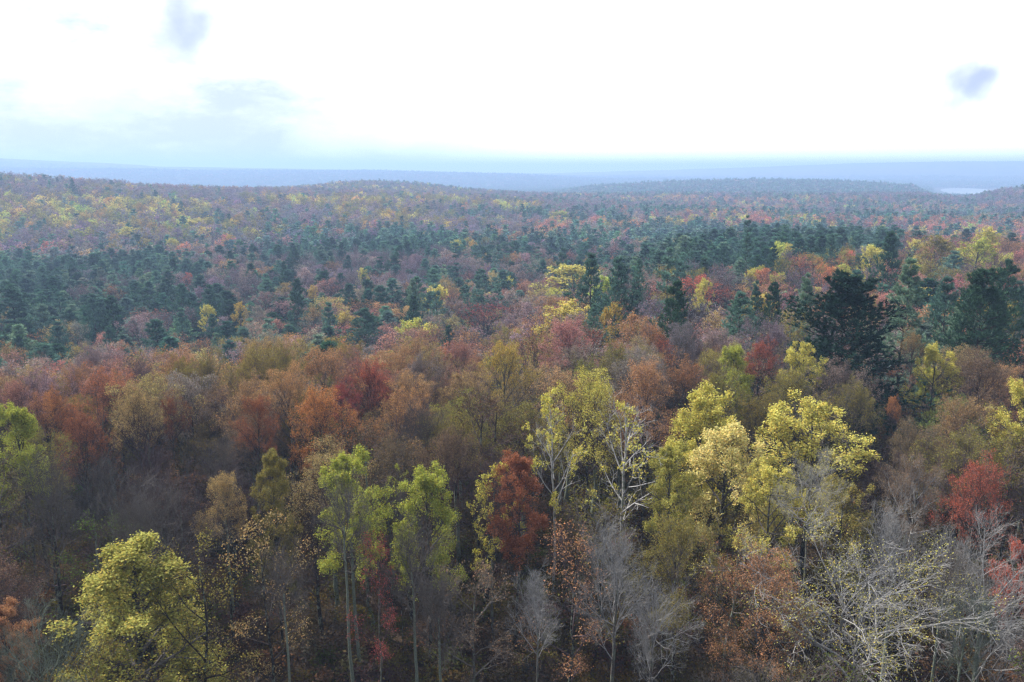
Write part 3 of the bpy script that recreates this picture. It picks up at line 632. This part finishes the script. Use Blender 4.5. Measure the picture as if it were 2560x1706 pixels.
 (95, 1480, 240, 16, 'bare1', 'grey', LI, LI, "bare lichened tree leaning in at the lower left corner", None),
 (545, 1070, 110, 19, 'bare2', 'grey', LI, GY, "bare tree with a grey mossy trunk left of the red cone tree", None),
 (470, 1330, 240, 17, 'thin2', 'olive', DK, DK, "sparse olive tree right of the yellow-green pyramid tree", None),
 (650, 1290, 230, 17, 'thin0', 'tan', DK, DK, "sparse tan tree with thin twigs, lower left", None),
 (1115, 1050, 150, 20, 'vase2', 'brown', DK, PU, "dark-stemmed brown tree right of the lime pair", None),
 (700, 1330, 140, 19, 'bare1', 'grey', LI, GY, "slim bare tree with a pale mottled trunk left of the straight lichened trunk", None),
 (1100, 1390, 150, 17, 'bare0', 'grey', LI, GY, "leaning bare tree with a lichened trunk at the bottom, left of centre", None),
 (1335, 1400, 150, 17, 'bare2', 'grey', GY, PL, "fine-twigged bare tree at the bottom, left of the bare vase tree", None),
 (1640, 1420, 170, 17, 'bare1', 'grey', GY, PL, "low bare tree with silvery twigs at the bottom, right of the bare vase tree", None),
 (330, 1215, 150, 19, 'bare2', 'grey', DK, GY, "dark-trunked bare tree standing behind the yellow-green pyramid tree", None),
 (2260, 1250, 160, 19, 'bare0', 'grey', LI, PL, "bare lichened tree rising over the right side of the big pale oak", None),
 (2430, 1430, 150, 17, 'bare1', 'grey', LI, LI, "mossy bare tree at the bottom, below the slender forked one", None),
 (10, 1500, 120, 14, 'leafy0', 'rust', DK, PU, "rust-leaved tree low at the left edge", None),
]
CONIF = np.array([
 [.08, .05, .05, .15, .2, .2, .2, .15], [.04, .05, .05, .1, .25, .25, .25, .2], [.04, .05, .12, .25, .3, .45, .5, .35], [.10, .22, .4, .5, .6, .65, .6, .25],
 [.55, .5, .65, .7, .6, .5, .25, .05], [.65, .6, .65, .6, .3, .2, .05, .08], [.75, .7, .4, .25, .12, .1, .08, .35], [.75, .55, .3, .08, .08, .05, .03, .5],
 [.6, .35, .25, .03, 0, 0, 0, .25], [0, 0, 0, 0, 0, 0, 0, 0]])
CROWS = [470, 510, 550, 600, 650, 700, 760, 820, 880]
PAL = dict(hill=(('yellow', 8), ('gold', 5), ('olive', 20), ('mauve', 9), ('purple', 48), ('pink', 4), ('rust', 6)), valley=(('purple', 50), ('mauve', 20), ('pink', 9), ('rust', 9), ('tan', 8), ('yellow', 4)),
           right=(('rust', 26), ('pink', 26), ('purple', 16), ('olive', 9), ('yellow', 14), ('red', 7), ('orange', 6)), line=(('tan', 24), ('rust', 26), ('olive', 12), ('mauve', 18), ('pink', 10), ('brick', 5), ('grey', 5)),
           nearl=(('brown', 28), ('olive', 42), ('tan', 10), ('rust', 4), ('grey', 8), ('green', 3)), nearr=(('olive', 44), ('brown', 26), ('tan', 14), ('yellow', 6), ('rust', 3), ('green', 5)), far=(('wood', 50), ('spruce', 38), ('mauve', 12)))
def zone_pal(px, py, d):
    if d > 1700: return 'far'
    if py > 960: return 'nearl' if px < 1500 else 'nearr'
    if py > 820: return 'line'
    if px > 1650 and 530 < py < 760: return 'right'
    if py < 600 and px < 1350: return 'hill'
    return 'valley'

rng = np.random.default_rng(7)
trees = []      # dict(x,y,z,H,R,rot,key,tint,bark,twig,label,ref,kind,d,px,py)
def add_tree(x, y, Hh, R, key, tint, bark, twig, label=None, ref=None, rot=None, jit=0.0):
    z = float(H(x, y)); px, py = project(x, y, z + Hh); d = math.hypot(x, y)
    kind = 'pine_tree' if ALL[key]['kind'] == 'c' else ('bare_tree' if key[:4] in ('bare',) else 'broadleaf_tree')
    t = np.array(TINT[tint]) * (1 + jit * rng.normal(0, 1, 3) * np.array([.6, .6, .4])) * (1 + jit * rng.normal())
    trees.append(dict(x=x, y=y, z=z - 0.15, H=Hh, R=R, rot=float(rng.random() * 6.28) if rot is None else rot, key=key, tint=np.clip(t, .008, .8), word=tint, bark=bark, twig=twig, label=label, ref=ref, kind=kind, d=d, px=float(px), py=float(py)))
for (px, py, wpx, Ht, key, tint, bark, twig, label, ref) in LM:
    D = pix_dir(px, py); best = None
    for d in np.concatenate([np.arange(24, 300, 1.0), np.arange(300, 2600, 4.0)]):
        p = D * (d / D.y); zt = CAM_Z + p.z; h = float(H(p.x, p.y))
        if zt - h <= Ht: best = (p.x, p.y, zt - h, d / D.y); break
    if best is None: continue
    x, y, hh, t = best
    add_tree(x, y, max(hh, 6.0), wpx * 0.5 / FPX * t, key, tint, bark, twig, label, ref)
nlm = len(trees)
lbare = np.array([t['key'][:4] in ('bare', 'aspe') for t in trees])
lx = np.array([t['x'] for t in trees]); ly = np.array([t['y'] for t in trees]); lR = np.array([t['R'] for t in trees]); lp = np.array([t['px'] for t in trees]); lpy = np.array([t['py'] for t in trees]); ld = np.array([t['d'] for t in trees]); lH = np.array([t['H'] for t in trees])

def pick(pal):
    names, ws = zip(*PAL[pal]); return names[rng.choice(len(names), p=np.array(ws) / sum(ws))]
def pick_sp(pal, x, y):
    names, ws = zip(*PAL[pal]); c = np.cumsum(ws) / sum(ws)
    v = 0.5 + 0.30 * float(vnoise(x, y, 0.017, 5)) + 0.22 * float(vnoise(x, y, 0.052, 6)) + 0.20 * rng.normal()
    return names[int(np.searchsorted(c, np.clip(abs(v) if v < 1 else 2 - v, 0, .999)))]
def patchy(x, y): return 0.5 + 0.5 * float(vnoise(x, y, 0.021, 4))
def fill_ok(x, y, Hh, R, d):
    if np.any(np.hypot(lx - x, ly - y) < 0.62 * (lR + R)): return False
    z = float(H(x, y)); px, py = project(x, y, z + Hh); wpx = R * FPX / d
    hpx = lH * FPX / ld * 0.9
    blk = (ld > d + 1) & (np.abs(lp - px) < np.where(lbare, 0.3, 0.42) * (lR * FPX / ld + wpx)) & (py < lpy + np.where(lbare, 0.85 * hpx, np.minimum(0.42 * hpx, 1.5 * lR * FPX / ld)))
    return not np.any(blk)
def blue_noise(n_try, d0, d1, umax, spacing):
    """dart throwing on a grid hash, spacing(d) in metres"""
    d = np.sqrt(rng.random(n_try) * (d1 * d1 - d0 * d0) + d0 * d0); u = (rng.random(n_try) * 2 - 1) * umax
    a = np.arctan(u); xs, ys = d * np.sin(a), d * np.cos(a)
    keep, grid = [], {}
    c = spacing(d1)
    for i in range(n_try):
        s = spacing(d[i]); gx, gy = int(xs[i] // c), int(ys[i] // c); ok = True
        for ax in (gx - 1, gx, gx + 1):
            for ay in (gy - 1, gy, gy + 1):
                for j in grid.get((ax, ay), ()):
                    if (xs[j] - xs[i]) ** 2 + (ys[j] - ys[i]) ** 2 < s * s: ok = False; break
                if not ok: break
            if not ok: break
        if ok: keep.append(i); grid.setdefault((gx, gy), []).append(i)
    return xs[keep], ys[keep], d[keep]
# near wood
for x, y, d in zip(*blue_noise(5200, 25, 118, 0.95, lambda d: 3.3)):
    Hh = float(rng.uniform(14.5, 20.5)) if rng.random() < .72 else float(rng.uniform(8, 14)); R = float(rng.uniform(2.8, 4.6)) * (0.75 + Hh / 70)
    if not fill_ok(x, y, Hh, R, d): continue
    px, py = project(x, y, float(H(x, y)) + Hh); pal = zone_pal(px, py, d); tint = pick(pal); r = rng.random()
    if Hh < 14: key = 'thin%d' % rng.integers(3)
    elif py > 1080 and r < .75: key, tint = ('bare%d' % rng.integers(3), 'grey') if r < .45 else ('thin%d' % rng.integers(3), tint)
    elif tint == 'grey' or r < 0.10: key = 'bare%d' % rng.integers(3); tint = 'grey'
    elif pal == 'line' or r < .55: key = 'vase%d' % rng.integers(3) if r < .8 else 'round%d' % rng.integers(3)
    elif r < .8: key = 'round%d' % rng.integers(3)
    else: key = 'thin%d' % rng.integers(3)
    bark = LI if rng.random() < .4 else DK; twig = GY if rng.random() < .4 else (PU if d < 80 else (.13, .10, .11))
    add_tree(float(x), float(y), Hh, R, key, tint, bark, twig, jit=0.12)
    if key[:4] == 'thin': trees[-1]['tint'] = trees[-1]['tint'] * 0.52  # thin trees get darker leaf colour, standing in for shade under the canopy
# slopes and valley, mid distance
for x, y, d in zip(*blue_noise(16000, 112, 430, 0.9, lambda d: 4.8)):
    Hh = float(rng.uniform(12, 17.5)); R = float(rng.uniform(3.4, 5.4))
    z = float(H(x, y)); px, py = project(x, y, z + Hh)
    cp = min(.95, (1.35 if py < 640 else 1.1) * CONIF[np.searchsorted(CROWS, py), int(np.clip(px // 320, 0, 7))])
    con = rng.random() < cp * (0.3 + 1.4 * patchy(x, y))
    if con: Hh = float(rng.uniform(12, 19)); R = float(rng.uniform(3.6, 5.3))
    if not fill_ok(x, y, Hh, R, d): continue
    if con: key = 'mc%d' % rng.choice(4, p=[.3, .35, .15, .2]); tint = ('pine', 'spruce', 'teal', 'pale')[rng.choice(4, p=[.22, .38, .32, .08])]
    else:
        tint = pick_sp(zone_pal(px, py, d), x, y); key = ('mt%d' % rng.integers(2)) if (tint in ('purple', 'brown', 'grey', 'red', 'pink', 'rust') and rng.random() < .65) else ('my%d' % rng.integers(2) if tint == 'yellow' else 'mb%d' % rng.integers(4))
    add_tree(float(x), float(y), Hh, R, key, tint, DK, PU, jit=0.12)
far_pts = []
for x, y, d in zip(*blue_noise(52000, 425, 1450, 0.85, lambda d: 6.0)):
    Hh = rng.uniform(12, 18); z = float(H(x, y)); px, py = project(x, y, z + Hh)
    cp = min(.95, (1.35 if py < 640 else 1.1) * CONIF[np.searchsorted(CROWS, py), int(np.clip(px // 320, 0, 7))])
    if rng.random() < cp * (0.3 + 1.4 * patchy(x, y)):
        far_pts.append((x, y, z, rng.uniform(11, 18), rng.uniform(3.3, 5.0), 'fc%d' % rng.integers(3), ('spruce', 'teal', 'pine', 'pale')[rng.choice(4, p=[.4, .35, .15, .1])]))
    elif rng.random() < 0.55 * float(S(d, 700, 1500)): far_pts.append((x, y, z, Hh, rng.uniform(3.6, 5.4), 'fb%d' % rng.integers(3), 'wood' if rng.random() < .55 else 'purple'))
    else: far_pts.append((x, y, z, Hh, rng.uniform(3.6, 5.4), 'fb%d' % rng.integers(3), pick_sp(zone_pal(px, py, d), x * .5, y * .5)))
def in_lake(x, y, d):
    u = x / y; return (np.abs(u - (LAKE[0] + LAKE[1]) / 2) < (LAKE[1] - LAKE[0]) / 2 + .012) & (d > LAKE[2] - 260) & (d < LAKE[3] + 60)
for d0, d1, n, sp in ((1440, 3300, 52000, 10.0), (3300, 5300, 42000, 15.0)):
    d = np.sqrt(rng.random(n) * (d1 * d1 - d0 * d0) + d0 * d0); a = np.arctan((rng.random(n) * 2 - 1) * 0.8); xs, ys = d * np.sin(a), d * np.cos(a)
    zs = H(xs, ys); big = sp / 9.0
    for x, y, z, dd in zip(xs, ys, zs, d):
        if in_lake(x, y, dd): continue
        r = rng.random()
        if r < .3: far_pts.append((x, y, z, rng.uniform(12, 19), rng.uniform(3, 4.5) * big, 'vc0', 'spruce'))
        else: far_pts.append((x, y, z, rng.uniform(10, 15), rng.uniform(4.5, 7) * big, 'vb%d' % rng.integers(2), pick('far')))

# ---- which trees are objects of their own: the ones that show largest, the rest of a kind is one wood
def shown(t): return -60 < t['px'] < 2620 and t['py'] < 1720 and t['y'] > 20
LIMIT = dict(broadleaf_tree=290, pine_tree=240, bare_tree=120)
for i, t in enumerate(trees): t['own'] = False; t['lm'] = i < nlm; t['app'] = t['R'] * t['H'] / t['d'] ** 2
for kind, lim in LIMIT.items():
    c = [t for t in trees if t['kind'] == kind and shown(t)]
    c.sort(key=lambda t: (not t['lm'], -t['app']))
    for t in c[:lim]: t['own'] = True

GROUP = dict(broadleaf_tree='broadleaf trees in early leaf', pine_tree='pines and other conifers on the slopes', bare_tree='bare and lichened trees')
CAT = dict(broadleaf_tree='tree', pine_tree='pine tree', bare_tree='bare tree')
cache = {}
def plant(t):
    if t['key'] not in cache: cache[t['key']] = split_meshes(t['key'])
    e = bpy.data.objects.new(t['kind'], None); COL.objects.link(e); e.empty_display_size = 0.3
    P = ALL[t['key']]
    e.location = (t['x'], t['y'], t['z']); e.rotation_euler = (0, 0, t['rot']); a = t['R'] / P['rr']; e.scale = (a, a, a)
    full = t['H'] / P['hz']; cz = max(0.42 * full, min(full, (1.25 if P['kind'] == 'b' else 1.15) * a))     # narrow crowns stay short, on a longer bare trunk
    tz = (t['H'] - cz * P['hz'] * (1 - P['fork'])) / (P['fork'] * P['hz'])
    e['label'] = t['label']; e['category'] = CAT[t['kind']]; e['group'] = GROUP[t['kind']]
    par = e
    for nm, me, col in zip(('trunk', 'crown', 'foliage'), cache[t['key']], (t['bark'], t['twig'], t['tint'])):
        if me is None: continue
        o = bpy.data.objects.new(nm, me); COL.objects.link(o); o.parent = par if nm == 'foliage' else e
        o.color = (*[float(c) for c in col], 1.0)
        if nm == 'crown': par = o; o.scale = (1, 1, cz / a); o.location = (0, 0, (t['H'] - cz * P['hz']) / a)
        if nm == 'trunk': o.scale = (1, 1, tz / a)
    return e

# ---- labels: colour and habit, then where it stands next to a tree anyone can find
HABIT = dict(vase='upright budding tree', roun='round budding tree', leaf='leafy tree', laye='layered tree', aspe='tufted tree', bare='bare tree', oak='sparse spreading tree', thin='thin understorey tree',
             mb='round-crowned tree', mt='twiggy tree', my='full-crowned tree', pine='pine', mc0='bushy conifer', mc1='pointed conifer', mc2='open layered conifer', mc3='narrow conifer')
def habit(k):
    for q in (k[:4], k[:3], k[:2]):
        if q in HABIT: return HABIT[q]
    return 'tree'
refs = [t for t in trees if t['lm'] and t['ref'] and t['own']]
def label_all():
    groups = {}
    for t in trees:
        if not t['own'] or t['label']: continue
        best = min(refs, key=lambda r: (r['px'] - t['px']) ** 2 + 1.6 * (r['py'] - t['py']) ** 2)
        dx, dy = t['px'] - best['px'], t['py'] - best['py']
        if abs(dx) > 1.3 * abs(dy): rel = 'right of' if dx > 0 else 'left of'
        elif dy < 0: rel = ('above and right of' if dx > 0 else 'above and left of') if abs(dx) > .45 * abs(dy) else 'straight above'
        else: rel = ('below and right of' if dx > 0 else 'below and left of') if abs(dx) > .45 * abs(dy) else 'straight below'
        w_ = '' if t['kind'] == 'bare_tree' else WORD[t['word']] + ' '
        w_ = ('lichened ' if t['bark'] is LI else 'dark-trunked ') if t['kind'] == 'bare_tree' else w_
        groups.setdefault((w_ + habit(t['key']), rel, best['ref']), []).append((dx * dx + dy * dy, id(t), t))
    ORD = ['nearest', 'second', 'third', 'fourth', 'fifth', 'sixth', 'seventh', 'eighth', 'ninth', 'tenth', 'eleventh', 'twelfth', 'thirteenth', 'fourteenth', 'fifteenth', 'sixteenth', 'seventeenth', 'eighteenth', 'nineteenth', 'twentieth']
    for (what, rel, ref), v in groups.items():
        v.sort(key=lambda q: q[0])
        for k, (_, _, t) in enumerate(v):
            t['label'] = '%s %s %s' % (what, rel, ref) if len(v) == 1 else '%s, %s such one %s %s' % (what, ORD[min(k, 19)], rel, ref)
label_all()
for t in trees:
    if t['own']: plant(t)

# ---- the woods behind: one object each, its trees instanced on points
def wood(name, label, category, rows, kind='stuff'):
    """rows: (x, y, z, H, R, key, tint rgb, rot)"""
    keys = sorted({r[5] for r in rows})
    coll = bpy.data.collections.new(name + '_kinds'); idx = {}
    for i, k in enumerate(keys):
        o = bpy.data.objects.new('%03d_%s' % (i, k), joined_mesh(k)); coll.objects.link(o); idx[k] = i
    me = bpy.data.meshes.new(name); n = len(rows)
    me.vertices.add(n); me.vertices.foreach_set('co', np.array([r[:3] for r in rows], np.float32).ravel())
    sca = np.array([(r[4] / ALL[r[5]]['rr'], r[4] / ALL[r[5]]['rr'], r[3] / ALL[r[5]]['hz']) for r in rows], np.float32)
    tin = np.array([(*r[6], 1.0) for r in rows], np.float32)
    me.attributes.new('pick', 'INT', 'POINT').data.foreach_set('value', np.array([idx[r[5]] for r in rows], np.int32))
    me.attributes.new('turn', 'FLOAT_VECTOR', 'POINT').data.foreach_set('vector', np.array([(0, 0, r[7]) for r in rows], np.float32).ravel())
    me.attributes.new('size', 'FLOAT_VECTOR', 'POINT').data.foreach_set('vector', sca.ravel())
    me.attributes.new('tint', 'FLOAT_COLOR', 'POINT').data.foreach_set('color', tin.ravel())
    ob = bpy.data.objects.new(name, me); COL.objects.link(ob); ob['kind'] = kind; ob['label'] = label; ob['category'] = category
    ng = bpy.data.node_groups.new(name + '_scatter', 'GeometryNodeTree')
    ng.interface.new_socket('Geometry', in_out='INPUT', socket_type='NodeSocketGeometry'); ng.interface.new_socket('Geometry', in_out='OUTPUT', socket_type='NodeSocketGeometry')
    N = ng.nodes; L = ng.links
    gi, go = N.new('NodeGroupInput'), N.new('NodeGroupOutput'); ip = N.new('GeometryNodeInstanceOnPoints'); ci = N.new('GeometryNodeCollectionInfo')
    ci.inputs['Collection'].default_value = coll; ci.inputs['Separate Children'].default_value = True; ci.inputs['Reset Children'].default_value = True
    def at(nm, ty):
        a = N.new('GeometryNodeInputNamedAttribute'); a.data_type = ty; a.inputs['Name'].default_value = nm; return a.outputs['Attribute']
    L.new(gi.outputs[0], ip.inputs['Points']); L.new(ci.outputs[0], ip.inputs['Instance']); ip.inputs['Pick Instance'].default_value = True
    L.new(at('pick', 'INT'), ip.inputs['Instance Index']); L.new(at('size', 'FLOAT_VECTOR'), ip.inputs['Scale'])
    er = N.new('FunctionNodeEulerToRotation'); L.new(at('turn', 'FLOAT_VECTOR'), er.inputs[0]); L.new(er.outputs[0], ip.inputs['Rotation'])
    L.new(ip.outputs[0], go.inputs[0])
    md = ob.modifiers.new('scatter', 'NODES'); md.node_group = ng
    return ob
rest = [(t['x'], t['y'], t['z'], t['H'], t['R'], t['key'], t['tint'], t['rot']) for t in trees if not t['own']]
def jt(c): return np.clip(np.array(TINT[c]) * (1 + .12 * rng.normal(0, 1, 3)) * (1 + .12 * rng.normal()), .01, .8)
rest += [(x, y, z - .1, h, r, k, jt(c), rng.random() * 6.28) for (x, y, z, h, r, k, c) in far_pts]
wood('conifer_wood', 'dense wood of dark conifers filling the valley and fading towards the hills', 'wood', [r for r in rest if ALL[r[5]]['kind'] == 'c'])
wood('broadleaf_wood', 'mixed rust and purple broadleaf wood covering the slopes and far ridges', 'wood', [r for r in rest if ALL[r[5]]['kind'] == 'b'])
und = []
for x, y, d in zip(*blue_noise(15000, 24, 125, 0.95, lambda d: 1.25)):
    h = rng.uniform(1.6, 4.2); und.append((x, y, float(H(x, y)) - .1, h, h * rng.uniform(.4, .6), 'sh%d' % rng.integers(2), jt(pick('nearl')) * 0.4, rng.random() * 6.28))  # shrub tint darkened: forest-floor shade put into the leaf colour
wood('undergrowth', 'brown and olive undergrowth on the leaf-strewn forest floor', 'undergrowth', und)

# ------------------------------------------------------------------ the air
def build_haze():
    m = bpy.data.materials.new("haze"); m.use_nodes = True; g = NB(m.node_tree); g.n.clear(); out = g.new('ShaderNodeOutputMaterial')
    v = g.new('ShaderNodeVolumePrincipled'); v.inputs['Color'].default_value = (0.385, 0.56, 0.90, 1); v.inputs['Density'].default_value = HAZE; v.inputs['Anisotropy'].default_value = 0.15
    g.l.new(v.outputs[0], out.inputs['Volume'])
    a, b, lo, hi = -15000, 15000, -70, 136
    vs = [(x, y, z) for x in (a, b) for y in (a, b) for z in (lo, hi)]
    q = [(0, 1, 3, 2), (4, 6, 7, 5), (0, 4, 5, 1), (2, 3, 7, 6), (0, 2, 6, 4), (1, 5, 7, 3)]
    o = bpy.data.objects.new("haze", mesh_from("haze", vs, q, None, (m,))); COL.objects.link(o); o['kind'] = 'stuff'; o['label'] = 'pale blue haze lying over the valley and hills'; o['category'] = 'haze'
HAZE = 3.5e-4
build_haze()
import os
if os.environ.get('DBG'):
    for t in trees[:nlm]: print('LM %-55s d=%.0f H=%.1f R=%.1f' % (t['label'][:55], t['d'], t['H'], t['R']))
print('trees', len(trees), 'own', {k: sum(t['own'] and t['kind'] == k for t in trees) for k in LIMIT}, 'far', len(far_pts), {k: len(ALL[k]['g'][1][1]) + len(ALL[k]['g'][2][1]) + len(ALL[k]['g'][2][2]) for k in ALL})
if os.environ.get('DBG'):
    from collections import Counter
    own = [t for t in trees if t['own']]
    print(Counter(len(t['label'].split()) for t in own), len({t['label'] for t in own}), len(own))
    for t in own[::17]: print('   ', round(t['px']), round(t['py']), t['label'])
